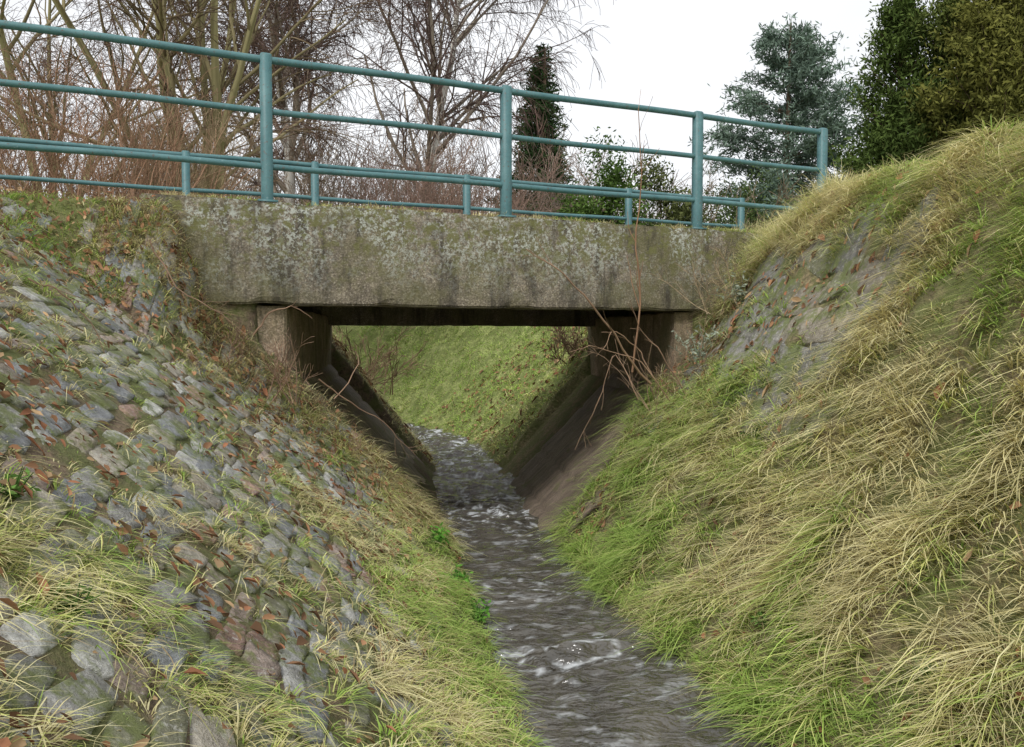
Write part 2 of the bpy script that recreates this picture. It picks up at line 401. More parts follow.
def densR(x,y,t,yc):
    hw=HW(yc); v=VV(x,y)
    nz=fbm(x*2.6+3,y*2.6,12,3)
    patchd=np.where(inpatch(x,y,t,yc),np.where(nz>.53,.5,.05),1.)
    clump=smooth(.36,.56,fbm(x*4.2,y*4.2,13,3))*.75+.25
    return (t>hw-.0)*(v<6.98)*patchd*clump*(x*x+y*y>.5)
x,y=scatter(25000,.2,4.6,1.2,10.3,densR)
t=T_(x,y); yc=Y_(x,y); hw=HW(yc)
def gR(x,y,t,hw): return .31+.47*(1-smooth(.1,.8,t-hw))+(fbm(x*1.6,y*1.6,21,2)-.5)*1.4+(fbm(x*4.5,y*4.5,27,2)-.5)*1.4
g=gR(x,y,t,hw)
lv=.55+.95*smooth(.35,.65,fbm(x*4.2,y*4.2,13,3))
partsR=[tufts(x,y,17,.135,.0056,g,.03,1.0,.32,.05,.5,lv,.22)]
x,y=scatter(4700,.5,4.4,1.5,9.5,lambda x,y,t,yc:(t>HW(yc)+.3)*(VV(x,y)<6.95)*(~inpatch(x,y,t,yc))*smooth(.42,.58,fbm(x*3,y*3,17,3)))
partsR.append(tufts(x,y,30,.22,.0052,gR(x,y,T_(x,y),HW(Y_(x,y)))-.14,.025,1.15,.4,.04,.5,None,.22))
x,y=scatter(2500,1.8,6,3,8.6,lambda x,y,t,yc:(t>TR(yc)-.25)*(VV(x,y)<6.95)*1.)
partsR.append(tufts(x,y,12,.2,.0045,.4+(fbm(x*2,y*2,5)-.5)*1.2,.04,.6,.5))
x,y=scatter(900,1.9,3.9,6.6,8.9,lambda x,y,t,yc:(VV(x,y)<7.4)*(t>2.2)*1.)
partsR.append(tufts(x,y,18,.34,.004,.05+0*x,.04,.5,.2))
x,y=scatter(2600,-.2,1.7,2,7.2,lambda x,y,t,yc:(t>HW(yc)-.05)*(t<HW(yc)+.28)*(VV(x,y)<6.9)*(fbm(x*3,y*3,2)>.4))
partsR.append(tufts(x,y,16,.095,.0045,.85+0*x,.03,.8,.4,.02,.5))
grass_obj('grass',partsR)
partsL=[]
def densL1(x,y,t,yc):
    hw=HW(yc); a=-t; edge=hw+.38+.45*fbm(x*2,y*2,3)
    return (a>hw-.0)*(a<edge)*(VV(x,y)<6.95)*(.4+.6*(fbm(x*3,y*3,8)>.45))
x,y=scatter(9500,-2.5,1.2,1.0,7.2,densL1)
t=T_(x,y); yc=Y_(x,y)
partsL.append(tufts(x,y,17,.12,.0048,.50+.3*(1-smooth(0,.35,-t-HW(yc)))+(fbm(x*2,y*2,22)-.5)*2.0,.03,1.0,.4,.1,.55,None,.22))
def densL2(x,y,t,yc):
    a=-t; n2=fbm(x*2.6,y*2.6,14,3); nz=fbm(x*1.1+5,y*1.1,77,3)
    return (a>.8)*(a<TL(yc))*(VV(x,y)<6.9)*(np.where(nz>.57,.42,0)+np.where(n2>.55,.34,.065))*(x*x+y*y>.3)
x,y=scatter(11500,-4.2,.6,.5,7,densL2)
partsL.append(tufts(x,y,22,.11,.0042,.42+(fbm(x*2,y*2,23)-.5)*2.0,.025,1.05,.4,.08,.55,None,.22))
x,y=scatter(800,-1.6,0.1,.85,2.2,lambda x,y,t,yc:(fbm(x*3,y*3,66)>.46)*1.)
partsL.append(tufts(x,y,26,.10,.0034,.42+(fbm(x*2,y*2,23)-.5)*1.8,.02,1.05,.5,.05,.55))
x,y=scatter(4200,-6,-1.9,4.0,7.0,lambda x,y,t,yc:((-t>TL(yc)-.2)|(VV(x,y)>6.3))*(-t>1.9)*(VV(x,y)<7.03)*.75)
partsL.append(tufts(x,y,14,.11,.005,.42+(fbm(x*2,y*2,5)-.5)*1.6,.04,.8,.5,.2))
x,y=scatter(3500,-2.7,-.6,5.5,7,lambda x,y,t,yc:(VV(x,y)>6.55)*(VV(x,y)<7.0)*(-t>HW(yc))*.5)
partsL.append(tufts(x,y,12,.14,.0045,.2+0*x,.04,.8,.6,.4))
grass_obj('grass',partsL)
x,y=scatter(28000,-4.2,1.0,.5,7,lambda x,y,t,yc:(-t>.5)*(-t<TL(yc))*(VV(x,y)<6.95)*(fbm(x*1.8,y*1.8,71,3)>.40)*.9)
grass_obj('moss',[tufts(x,y,6,.022,.004,.8+0*x,.025,.4,.1,.1)])
def densF(x,y,t,yc):
    return (VV(x,y)>11.0)*(np.abs(t)>HW(yc))*(np.abs(t)<4)*np.where(t>0,1,.8)
x,y=scatter(15000,-9,5,10,21,densF)
t=T_(x,y); yc=Y_(x,y)
gg=np.where(t>0,.4+.5*smooth(12.5,15,yc)+.25*smooth(1,2.2,t)+(fbm(x*1.4,y*1.4,5)-.5)*1.5,.15+(fbm(x*1.2,y*1.2,5)-.5)*1.0)
farp=[tufts(x,y,10,.12,.010,gg,.07,.8,.3,.12,.5,.6+.8*fbm(x*3,y*3,2),.25)]
farp[0]=(farp[0][0],np.clip(farp[0][1]*1.2,0,.92),farp[0][2],farp[0][3])
xx_=rng.uniform(-2.5,2.4,650); yy_=7.02+.46*xx_+rng.uniform(.05,.25,650)
kk=fbm(xx_*2.5,yy_*0,6)>.42; xx_=xx_[kk]; yy_=yy_[kk]
d=tufts(xx_,yy_,10,.075,.004,.4+(fbm(xx_*3,yy_,5)-.5)*1.5,.025,.6,0,.3)
V=d[0].reshape(-1,7,3); V[:,:,2]+= (2.67-V[:,0,2])[:,None]
farp.append((V.reshape(-1,3),d[1],d[2],d[3]))
x,y=scatter(6000,-12,12,9,17,lambda x,y,t,yc:(VV(x,y)>11.1)*(np.abs(t)>3)*.7)
farp.append(tufts(x,y,9,.3,.01,.35+0*x,.08,.5,0,.35))
grass_obj('grass',farp)
# ---------------------------------------------------------------- fallen leaves
def leaves(n,x0,x1,y0,y1,dens,size,pal):
    x,y=scatter(n,x0,x1,y0,y1,dens); n=len(x)
    z=H(x,y)+rng.uniform(.02,.06,n); g1,g2=grad(x,y)
    a=rng.uniform(0,6.28,n); s=size*rng.uniform(.5,1.3,n)
    e1=np.stack([np.cos(a),np.sin(a),g1*np.cos(a)+g2*np.sin(a)],1)+rng.normal(0,.35,(n,3))
    e2=np.stack([-np.sin(a),np.cos(a),-g1*np.sin(a)+g2*np.cos(a)],1)+rng.normal(0,.35,(n,3))
    c=np.stack([x,y,z],1); nr=np.cross(e1,e2)
    pts=[c-e1*s[:,None],c-e1*.3*s[:,None]+e2*.5*s[:,None],c+e1*.4*s[:,None]+e2*.45*s[:,None],c+e1*s[:,None],c+e1*.4*s[:,None]-e2*.45*s[:,None],c-e1*.3*s[:,None]-e2*.5*s[:,None]]
    lift=nr*(s*.35)[:,None]
    for k in (1,2,4,5): pts[k]=pts[k]+lift*rng.uniform(.2,1,(n,1))
    V=np.stack(pts,1); f=np.array([[0,1,2,3],[0,3,4,5]])
    Fq=(f[None]+(np.arange(n)*6)[:,None,None]).reshape(-1,4)
    C=np.array(pal)[rng.integers(0,len(pal),n)]*rng.uniform(.6,1.3,(n,1))
    return V.reshape(-1,3),Fq,np.repeat(C,6,0)
lp=[(.36,.20,.11),(.25,.14,.08),(.44,.30,.17),(.17,.10,.06),(.34,.16,.09)]
A=leaves(16000,-4.3,1,1.2,7,lambda x,y,t,yc:(-t>.45)*(-t<TL(yc)+.2)*(VV(x,y)<7)*np.where(VV(x,y)>6.2,.85,np.where(fbm(x*1.5,y*1.5,88)>.51,.55,.10)),.017,lp)
B=leaves(5500,.4,3.4,1.5,8.2,lambda x,y,t,yc:(t>.5)*(VV(x,y)<7)*np.where(VV(x,y)>6.0,.8,np.where((t>1.2)&(yc>4.4),.5,.12)),.02,lp)
C_=leaves(3500,-5,2,10,16,lambda x,y,t,yc:(VV(x,y)>11)*(np.abs(t)>HW(yc))*(np.abs(t)<2.5)*.7,.03,lp)
vs=[A[0],B[0],C_[0]]; o1=len(A[0]); o2=o1+len(B[0])
fq=np.concatenate([A[1],B[1]+o1,C_[1]+o2])
mesh_obj('fallen_leaves',np.concatenate(vs),fq,np.full(len(fq),4),M_leaf,np.concatenate([A[2],B[2],C_[2]]))
# ---------------------------------------------------------------- bridge
br=bpy.data.objects.new('concrete_bridge',None); scene.collection.objects.link(br)
ax=np.array([.909,.418]); ax/=np.linalg.norm(ax)
sd=np.array([-.12,.99]); sd/=np.linalg.norm(sd)
def prism(name,foot,z0,z1,mat,res=.06,rough=.006,seed=0):
    foot=np.array(foot,float)
    import bmesh
    bm=bmesh.new()
    if np.isscalar(z0): z0=[z0]*4
    if np.isscalar(z1): z1=[z1]*4
    lo=[bm.verts.new((*foot[i],z0[i])) for i in range(4)]; hi=[bm.verts.new((*foot[i],z1[i])) for i in range(4)]
    bm.faces.new(lo[::-1]); bm.faces.new(hi)
    for i in range(4): bm.faces.new((lo[i],lo[(i+1)%4],hi[(i+1)%4],hi[i]))
    bmesh.ops.bevel(bm,geom=bm.edges[:],offset=.014,segments=2,affect='EDGES')
    for _ in range(6):
        es=[e for e in bm.edges if e.calc_length()>res]
        if not es: break
        bmesh.ops.subdivide_edges(bm,edges=es,cuts=1,use_grid_fill=True)
    bmesh.ops.triangulate(bm,faces=[f for f in bm.faces if len(f.verts)>4])
    bm.normal_update()
    co=np.array([v.co for v in bm.verts]); no=np.array([v.normal for v in bm.verts])
    a=fbm((co[:,0]+co[:,1])*9,co[:,2]*9+co[:,1]*3,seed,3)-.5
    a=a+np.where((co[:,2]<min(z0)+.03)|(co[:,2]>max(z1)-.03),-(np.clip(fbm((co[:,0]+co[:,1])*5,co[:,2]*3,seed+9,3)-.5,0,1))*5,0)
    co=co+no*(a*rough*2)[:,None]
    for v,c in zip(bm.verts,co): v.co=c
    me=bpy.data.meshes.new(name); bm.to_mesh(me); bm.free()
    me.materials.append(mat); ob=bpy.data.objects.new(name,me); scene.collection.objects.link(ob); ob.parent=br
    return ob
def onface(x,v): return np.array([x,v+.46*x])
def strip(xa,xb,v0,v1):
    return [onface(xa,v0),onface(xb,v0),onface(xb,v1),onface(xa,v1)]
prism('beam_front',strip(-2.55,2.5,7.02,7.36),1.92,2.67,M_conc,.05,.007,1)
prism('beam_back',strip(-2.6,2.2,10.62,10.96),1.81,2.67,M_conc,.14,.006,2)
prism('deck_slab',strip(-2.5,2.4,7.363,10.617),2.05,2.63,M_conc_in,.3,.004,3)
def wall(x0,y0,th,name,z0a,z1):
    p=np.array([x0,y0]); L=4.0
    a=p+ sd*.08; b=p+sd*(L-.1)
    side=ax*th
    if th>0: ft=[a,a+side,b+side,b]
    else: ft=[a+side,a,b,b+side]
    return prism(name,ft,z0a,z1,M_conc_in,.15,.008,5)
wall(1.50,7.715,.6,'abutment_right',.9,1.915)
wall(-1.67,6.26,-.6,'abutment_left',.9,1.915)
def apron(name,tn,bn,L0,L1,tk):
    tn=np.array(tn,float); bn=np.array(bn,float); d=np.array([*sd,0])
    a=bn+d*L0; b=tn+d*L0; c=tn+d*L1; e=bn+d*L1
    nrm=np.cross(b-a,e-a); nrm/=np.linalg.norm(nrm); 
    if nrm[2]<0: nrm=-nrm
    nu,nv=40,60; U,Vv=np.meshgrid(np.linspace(0,1,nu),np.linspace(0,1,nv))
    top=(a*(1-U[...,None])+b*U[...,None])*(1-Vv[...,None])+(e*(1-U[...,None])+c*U[...,None])*Vv[...,None]
    h=tk+(fbm(U*6,Vv*9,3,4)-.5)*.05-.02*(np.abs((U*5)%1-.5)<.04)
    top=top+nrm*h[...,None]; bot=top-nrm*.16
    V=np.concatenate([top.reshape(-1,3),bot.reshape(-1,3)]); I=np.arange(nu*nv).reshape(nv,nu); J=I+nu*nv
    fs=[np.stack([G[:-1,:-1],G[:-1,1:],G[1:,1:],G[1:,:-1]],-1).reshape(-1,4) for G in (I,J)]
    for e1,e2 in ((I[0],J[0]),(I[-1],J[-1]),(I[:,0],J[:,0]),(I[:,-1],J[:,-1])):
        fs.append(np.stack([e1[:-1],e1[1:],e2[1:],e2[:-1]],-1))
    Fq=np.concatenate(fs)
    return mesh_obj(name,V,Fq,np.full(len(Fq),4),M_apron,None,True,br)
apron('apron_right',(1.60,7.62,1.20),(.30,7.15,-.12),-.45,2.6,.09)
apron('apron_left',(-1.74,6.3,1.35),(-.52,6.85,-.12),-.05,3.7,.05)
xs=np.linspace(-60,60,121); rv=[]
for x_ in xs:
    for v_ in (7.37,10.61): rv.append((x_,v_+.46*np.clip(x_,-30,30),2.645))
I=np.arange(len(xs))[:-1]*2
mesh_obj('path',rv,np.stack([I,I+2,I+3,I+1],-1),np.full(len(I),4),M_road)
# ---------------------------------------------------------------- railings
def tube_batch(Pts,Rad,sides=5):
    Nn,K,_=Pts.shape
    d=Pts[:,-1]-Pts[:,0]; d/=np.linalg.norm(d,axis=1)[:,None]+1e-9
    ref=np.where((np.abs(d[:,2])>.8)[:,None],np.array([1.,0,0]),np.array([0,0,1.]))
    tan=np.gradient(Pts,axis=1); tan/=np.linalg.norm(tan,axis=2)[...,None]+1e-9
    a=np.cross(tan,ref[:,None,:]); a/=np.linalg.norm(a,axis=2)[...,None]+1e-9
    b=np.cross(tan,a)
    an=np.linspace(0,2*np.pi,sides,endpoint=False)
    ring=a[:,:,None,:]*np.cos(an)[None,None,:,None]+b[:,:,None,:]*np.sin(an)[None,None,:,None]
    V=Pts[:,:,None,:]+ring*Rad[:,:,None,None]
    idx=np.arange(Nn*K*sides).reshape(Nn,K,sides); nx_=np.roll(idx,-1,2)
    F=np.stack([idx[:,:-1],nx_[:,:-1],nx_[:,1:],idx[:,1:]],-1).reshape(-1,4)
    return V.reshape(-1,3),F
def railing(name,v,posts,x0,x1,dz=0.):
    Vs=[];Fs=[];o=0
    def add(V,F):
        nonlocal o
        Vs.append(V);Fs.append(F+o);o+=len(V)
    def p(x,z,dv=0): q=onface(x,v+dv); return np.array([q[0],q[1],z])
    for zr,rr in ((3.70,.027),(3.33,.023),(2.93,.023)):
        xs=np.linspace(x0,x1,30)
        pts=np.array([p(x_,zr+dz+.005*math.sin(x_*3+zr)) for x_ in xs])[None]
        V,F=tube_batch(pts,np.full((1,30),rr),12); add(V,F)
        for e in (0,29):
            V2=V[np.arange(e*12,e*12+12)]; c=V2.mean(0)[None]
            k=np.arange(12)
            add(np.concatenate([V2,c]),np.stack([k,(k+1)%12,np.full(12,12),np.full(12,12)],-1))
    for px_,zb in posts:
        w=.040; t=.030
        c=p(px_,0); a3=np.array([*ax,0]); b3=np.array([-ax[1],ax[0],0])
        z1=3.74+dz
        ringc=[]
        for (z,s) in ((zb,1),(z1-.012,1),(z1,.72)):
            for sx,sy in ((-1,-1),(1,-1),(1,1),(-1,1)):
                ringc.append(c+a3*w*sx*s+b3*t*sy*s+np.array([0,0,z]))
        F=[]
        for k in range(2):
            for i in range(4): F.append([4*k+i,4*k+(i+1)%4,4*k+4+(i+1)%4,4*k+4+i])
        F.append([8,9,10,11]); add(np.array(ringc),np.array(F))
        if zb>2.6:
            rc=[]
            for z in (2.668,2.682):
                for sx,sy in ((-1,-1),(1,-1),(1,1),(-1,1)): rc.append(c+a3*.07*sx+b3*.055*sy+np.array([0,0,z]))
            add(np.array(rc),np.array([[0,1,5,4],[1,2,6,5],[2,3,7,6],[3,0,4,7],[4,5,6,7]]))
    Fq=np.concatenate(Fs)
    tri=Fq[:,2]==Fq[:,3]
    ff=np.concatenate([Fq[~tri].ravel(),Fq[tri][:,:3].ravel()]); fl=np.concatenate([np.full((~tri).sum(),4),np.full(tri.sum(),3)])
    return mesh_obj(name,np.concatenate(Vs),ff,fl,M_paint,None,False)
railing('metal_railing',7.09,[(-5.2,2.0),(-3.5,2.2),(-1.79,2.665),(-.05,2.665),(1.70,2.665),(3.07,2.3)],-6.5,3.11)
railing('metal_railing',10.82,[(-5.3,2.3),(-3.5,2.5),(-2.25,2.665),(-.56,2.665),(1.57,2.665),(3.3,2.3)],-6.5,3.34,-.07)
# ---------------------------------------------------------------- branching plants
def grow(P,Rd,n,lenr,spread,grav,wig,umin=.25,umax=1.,rr=.55,r=None,minL=.0,K=6):
    Np,Kp,_=P.shape
    seg=np.linalg.norm(np.diff(P,axis=1),axis=2).sum(1)
    pid=r.choice(Np,n,p=seg/seg.sum())
    u=r.uniform(umin,umax,n)*(Kp-1)*.999; i=u.astype(int); f=(u-i)[:,None]
    st=P[pid,i]*(1-f)+P[pid,i+1]*f; tg=P[pid,i+1]-P[pid,i]; tg/=np.linalg.norm(tg,axis=1)[:,None]+1e-9
    rad=(Rd[pid,i]*(1-f[:,0])+Rd[pid,i+1]*f[:,0])
    pr=r.normal(0,1,(n,3)); pr-=(pr*tg).sum(1)[:,None]*tg; pr/=np.linalg.norm(pr,axis=1)[:,None]
    s=spread*r.uniform(.6,1.3,(n,1))
    d=tg*np.cos(s)+pr*np.sin(s)
    L=np.maximum(seg[pid]*lenr*r.uniform(.5,1.2,n)*(1-.4*u/(Kp-1)),minL)
    pts=[st]; cur=st; dd=d
    for k in range(K-1):
        dd=dd+np.array([0,0,grav])+r.normal(0,wig,(n,3)); dd/=np.linalg.norm(dd,axis=1)[:,None]
        cur=cur+dd*(L/(K-1))[:,None]; pts.append(cur)
    Pn=np.stack(pts,1); r0=rad*rr
    return Pn,r0[:,None]*np.linspace(1,.3,K)[None,:]
def stems(base,dirs,L,r0,K,wig,grav,r):
    cur=base.copy(); dd=dirs/np.linalg.norm(dirs,axis=1)[:,None]; pts=[cur]; n=len(base)
    for k in range(K-1):
        dd=dd+np.array([0,0,grav])+r.normal(0,wig,(n,3)); dd/=np.linalg.norm(dd,axis=1)[:,None]
        cur=cur+dd*(L/(K-1))[:,None]; pts.append(cur)
    return np.stack(pts,1), r0[:,None]*np.linspace(1,.25,K)[None,:]
def emit(name,levels,cols,sides):
    Vs=[];Fs=[];Cs=[];o=0
    for (P,Rd),c,sd_ in zip(levels,cols,sides):
        V,F=tube_batch(P,Rd,sd_); Vs.append(V);Fs.append(F+o);o+=len(V)
        cc=np.array(c)[None,None]*rng.uniform(.7,1.3,(len(P),1,1))*rng.uniform(.65,1.35,(len(P),P.shape[1]*sd_,1))
        Cs.append(cc.reshape(-1,3))
    F=np.concatenate(Fs)
    return mesh_obj(name,np.concatenate(Vs),F,np.full(len(F),4),M_twig,np.concatenate(Cs),True)
def at(px,d,z=2.6): return np.array([(px-512)/850*d,d,z])
def baretree(name,pos,nst,H0,lean,r0,seed,counts=(40,300,2200,6000),cols=None,gr=(.02,.0,-.03,-.06),minr=.004):
    r=np.random.default_rng(seed)
    base=np.repeat(pos[None],nst,0)+np.concatenate([r.normal(0,.12*(nst>1)+.001,(nst,2)),np.zeros((nst,1))],1); base[:,2]-=.15
    dirs=np.concatenate([r.normal(0,lean,(nst,2)),np.ones((nst,1))],1)
    L0=stems(base,dirs,H0*r.uniform(.75,1.1,nst),r0*r.uniform(.65,1.1,nst),10,.07,.03,r)
    L1=grow(*L0,counts[0],.55,.65,gr[0],.10,.2,1,.6,r,K=8)
    L2=grow(*L1,counts[1],.55,.7,gr[1],.13,.15,1,.55,r,K=7)
    L3=grow(*L2,counts[2],.6,.7,gr[2],.14,.15,1,.6,r,K=6)
    L4=grow(*L3,counts[3],.7,.6,gr[3],.12,.2,1,.75,r,.3,K=5)
    L=[(P,np.maximum(Q,minr)) for P,Q in (L0,L1,L2,L3,L4)]
    cols=cols or [(.30,.27,.14),(.27,.23,.13),(.2,.155,.10),(.15,.105,.08),(.16,.105,.08)]
    return emit(name,L,cols,[10,7,5,3,3])
baretree('bare_tree',at(205,15),7,8.5,.26,.115,11,(60,420,2200,5000))
bc=[(.42,.40,.36),(.25,.21,.17),(.15,.11,.095),(.12,.085,.075),(.12,.08,.07)]
baretree('birch_tree',at(290,21),1,13.5,.02,.20,5,(34,300,2400,8000),bc,(.0,-.05,-.16,-.28),.0045)
baretree('birch_tree',at(430,27),1,15,.05,.2,15,(44,380,2600,9000),bc,(.02,-.03,-.16,-.3),.006)
baretree('bare_tree',at(60,19),3,9.5,.2,.12,21,(50,340,2000,4500))
def shrub(name,pos,w,n,h,col,seed,counts=(900,2600),lean=.28,r0=.012,minr=.003,dep=.5):
    r=np.random.default_rng(seed)
    base=pos[None]+np.stack([r.uniform(-w,w,n),r.uniform(-w*dep,w*dep,n),np.full(n,-.1)],1)
    dirs=np.concatenate([r.normal(0,lean,(n,2)),np.ones((n,1))],1)
    L0=stems(base,dirs,h*r.uniform(.5,1.15,n),r0*r.uniform(.6,1.3,n),8,.08,.0,r)
    L1=grow(*L0,counts[0],.45,.5,.02,.12,.2,1,.6,r,K=6); L2=grow(*L1,counts[1],.55,.6,-.02,.14,.15,1,.7,r,.12,K=5)
    L=[(P,np.maximum(Q,minr)) for P,Q in (L0,L1,L2)]
    return emit(name,L,[col,tuple(c*.9 for c in col),tuple(c*.9 for c in col)],[5,3,3])
shrub('bare_shrub',at(60,11.5),1.5,120,2.5,(.34,.21,.14),31)
shrub('bare_shrub',at(150,13),1.0,70,2.3,(.36,.27,.17),32)
shrub('bare_shrub',at(430,19),1.8,90,3.2,(.30,.20,.16),33,minr=.004)
shrub('bare_shrub',at(320,22),3.4,130,3.9,(.32,.25,.19),34,(1500,4200),minr=.006)
shrub('bare_shrub',at(480,26),3,120,3.9,(.28,.22,.18),35,(1500,4200),minr=.007)
shrub('bare_shrub',at(660,24),2.3,60,3.3,(.30,.23,.17),36,(700,2000),minr=.006)
def belt():
    r=np.random.default_rng(50); n=70
    d=r.uniform(48,75,n); px=r.uniform(-250,560,n); 
    base=np.stack([(px-512)/850*d,d,np.full(n,2.4)],1)
    dirs=np.concatenate([r.normal(0,.06,(n,2)),np.ones((n,1))],1)
    L0=stems(base,dirs,r.uniform(8,14.5,n)*np.where(px>330,.8,1.0),r.uniform(.12,.2,n),8,.05,.02,r)
    L1=grow(*L0,700,.4,.6,.03,.1,.2,1,.5,r,K=6);L2=grow(*L1,3800,.5,.6,.0,.12,.15,1,.6,r,K=5);L3=grow(*L2,8000,.65,.6,-.02,.12,.15,1,.7,r,.5,K=4)
    L=[(P,np.maximum(Q,.016)) for P,Q in (L0,L1,L2,L3)]
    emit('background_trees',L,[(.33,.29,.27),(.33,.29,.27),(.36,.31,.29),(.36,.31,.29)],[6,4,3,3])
belt()
# ---------------------------------------------------------------- evergreen foliage
def quads(c,a,b,colr):
    V=np.stack([c-a,c-b*.5+a*.1,c+a,c+b*.5+a*.1],1); n=len(c)
    return V.reshape(-1,3),np.arange(n*4).reshape(-1,4),np.repeat(colr,4,0)
def conifer(name,pos,h,w,nbr,nneed,c0,c1,seed,droop=-.15,tilt=.0,ln=.16,wd=.035,shape=1.0,zb=.03,clump=.12,hang=.3,trunk=.16,irr=.25,ntier=22,tierf=.6,low=.55,sub=0):
    r=np.random.default_rng(seed)
    par=bpy.data.objects.new(name,None); scene.collection.objects.link(par)
    base=pos-np.array([0,0,.2])
    tr=stems(base[None],np.array([[0,0,1.]]),np.array([h+.1]),np.array([trunk]),12,.01,.02,r)
    u=zb+(1-zb)*r.random(nbr)**1.1
    lay=np.round(u*ntier)/ntier; u=np.where(r.random(nbr)<tierf,lay+r.normal(0,.006,nbr),u); u=np.clip(u,zb,.995)
    ang=r.uniform(0,2*np.pi,nbr)
    sect=1-irr+irr*2*vn(np.cos(ang)*1.5+5,np.sin(ang)*1.5+u*6,seed)
    L=w*((1-u)**shape)*r.uniform(.55,1.12,nbr)*sect+.10
    L*=np.minimum(1,low+u*4)
    st=base[None]+np.stack([0*u,0*u,.2+u*h],1)
    el=tilt+r.normal(0,.15,nbr)+.5*u
    dirs=np.stack([np.cos(ang)*np.cos(el),np.sin(ang)*np.cos(el),np.sin(el)],1)
    B=stems(st,dirs,L,np.maximum(.012+.02*(1-u),.008),6,.07,droop*.25,r)
    ob=emit('wood',[tr,B],[(.14,.10,.07),(.12,.09,.06)],[8,4]); ob.parent=par
    P=B[0]; 
    if sub:
        S=grow(B[0],B[1],sub,.45,.8,droop*.2,.1,.3,1,.6,r,.15,K=6); P=np.concatenate([B[0],S[0]])
        L=np.linalg.norm(np.diff(P,axis=1),axis=2).sum(1)
    nb2=len(P)
    bid=r.choice(nb2,nneed,p=L/L.sum()); uu=(r.random(nneed)**.55)*4.999; i=uu.astype(int); f=(uu-i)[:,None]
    p=P[bid,i]*(1-f)+P[bid,i+1]*f; tg=P[bid,i+1]-P[bid,i]; tg/=np.linalg.norm(tg,axis=1)[:,None]+1e-9
    off=r.normal(0,1,(nneed,3))*clump*np.array([1,1,.5]); off[:,2]-=np.abs(r.normal(0,1,nneed))*clump*hang
    c=p+off
    a=tg*.6+r.normal(0,.55,(nneed,3)); a[:,2]-=hang*.4; a/=np.linalg.norm(a,axis=1)[:,None]
    b=np.cross(a,r.normal(0,1,(nneed,3))); b/=np.linalg.norm(b,axis=1)[:,None]
    s=r.uniform(.6,1.3,(nneed,1))
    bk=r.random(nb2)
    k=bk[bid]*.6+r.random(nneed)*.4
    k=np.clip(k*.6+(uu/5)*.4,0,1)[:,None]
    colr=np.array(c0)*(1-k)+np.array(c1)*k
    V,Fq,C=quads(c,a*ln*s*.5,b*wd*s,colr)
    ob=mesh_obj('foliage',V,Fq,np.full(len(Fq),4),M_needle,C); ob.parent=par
    return par
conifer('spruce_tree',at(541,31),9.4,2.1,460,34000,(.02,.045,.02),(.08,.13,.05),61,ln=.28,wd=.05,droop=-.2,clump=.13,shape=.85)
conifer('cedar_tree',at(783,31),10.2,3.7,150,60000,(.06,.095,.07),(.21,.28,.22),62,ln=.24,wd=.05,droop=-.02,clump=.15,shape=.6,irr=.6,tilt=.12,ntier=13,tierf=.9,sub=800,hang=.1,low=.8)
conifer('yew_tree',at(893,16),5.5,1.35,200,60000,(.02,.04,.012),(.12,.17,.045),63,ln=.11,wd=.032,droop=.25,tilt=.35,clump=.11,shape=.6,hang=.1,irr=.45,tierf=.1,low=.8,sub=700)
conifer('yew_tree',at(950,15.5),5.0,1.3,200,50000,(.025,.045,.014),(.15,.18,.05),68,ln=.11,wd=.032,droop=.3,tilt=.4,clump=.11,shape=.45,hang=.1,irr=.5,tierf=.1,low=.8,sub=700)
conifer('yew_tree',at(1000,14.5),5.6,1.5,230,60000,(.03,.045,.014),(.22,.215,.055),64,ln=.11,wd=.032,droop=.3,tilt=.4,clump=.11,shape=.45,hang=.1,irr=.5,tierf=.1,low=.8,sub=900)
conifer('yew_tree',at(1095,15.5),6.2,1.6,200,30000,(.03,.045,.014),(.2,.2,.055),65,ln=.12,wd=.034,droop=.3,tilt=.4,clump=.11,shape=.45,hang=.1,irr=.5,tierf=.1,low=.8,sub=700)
def evergreen_bush(name,pos,rx,rz,n,c0,c1,seed,sz=.09):
    r=np.random.default_rng(seed); m=60
    cc=r.normal(0,1,(m,3)); cc/=np.linalg.norm(cc,axis=1)[:,None]; cc*=r.uniform(.3,.95,(m,1)); cc[:,2]=np.abs(cc[:,2])
    cc*=np.array([rx,rx*.7,rz])
    i=r.integers(0,m,n); o=r.normal(0,1,(n,3)); o/=np.linalg.norm(o,axis=1)[:,None]; o*=r.uniform(.3,1.15,(n,1))*.36*rx*r.uniform(.6,1.2,m)[i][:,None]
    c=pos+cc[i]+o; c[:,2]=np.maximum(c[:,2],pos[2])
    a=r.normal(0,1,(n,3));a/=np.linalg.norm(a,axis=1)[:,None]; b=np.cross(a,r.normal(0,1,(n,3)));b/=np.linalg.norm(b,axis=1)[:,None]
    k=(r.random(m)[i]*.6+r.random(n)*.4)[:,None]
    V,Fq,C=quads(c,a*sz*.5,b*sz*.4,np.array(c0)*(1-k)+np.array(c1)*k)
    par=bpy.data.objects.new(name,None); scene.collection.objects.link(par)
    ob=mesh_obj('foliage',V,Fq,np.full(len(Fq),4),M_leaf,C); ob.parent=par
    nb=40; base=np.repeat(pos[None],nb,0); d=cc[r.integers(0,m,nb)]
    S=stems(base,d+np.array([0,0,.2]),np.linalg.norm(d,axis=1),np.full(nb,.02),6,.05,0,r)
    o2=emit('stems',[S],[(.1,.07,.05)],[4]); o2.parent=par
evergreen_bush('laurel_shrub',at(605,21),1.5,3.7,26000,(.03,.06,.015),(.15,.24,.06),71,.12)
evergreen_bush('laurel_shrub',at(662,22),1.5,3.5,26000,(.03,.05,.02),(.19,.21,.08),72,.12)
evergreen_bush('laurel_shrub',at(572,27),1.9,4.2,18000,(.03,.06,.02),(.17,.24,.07),73,.14)
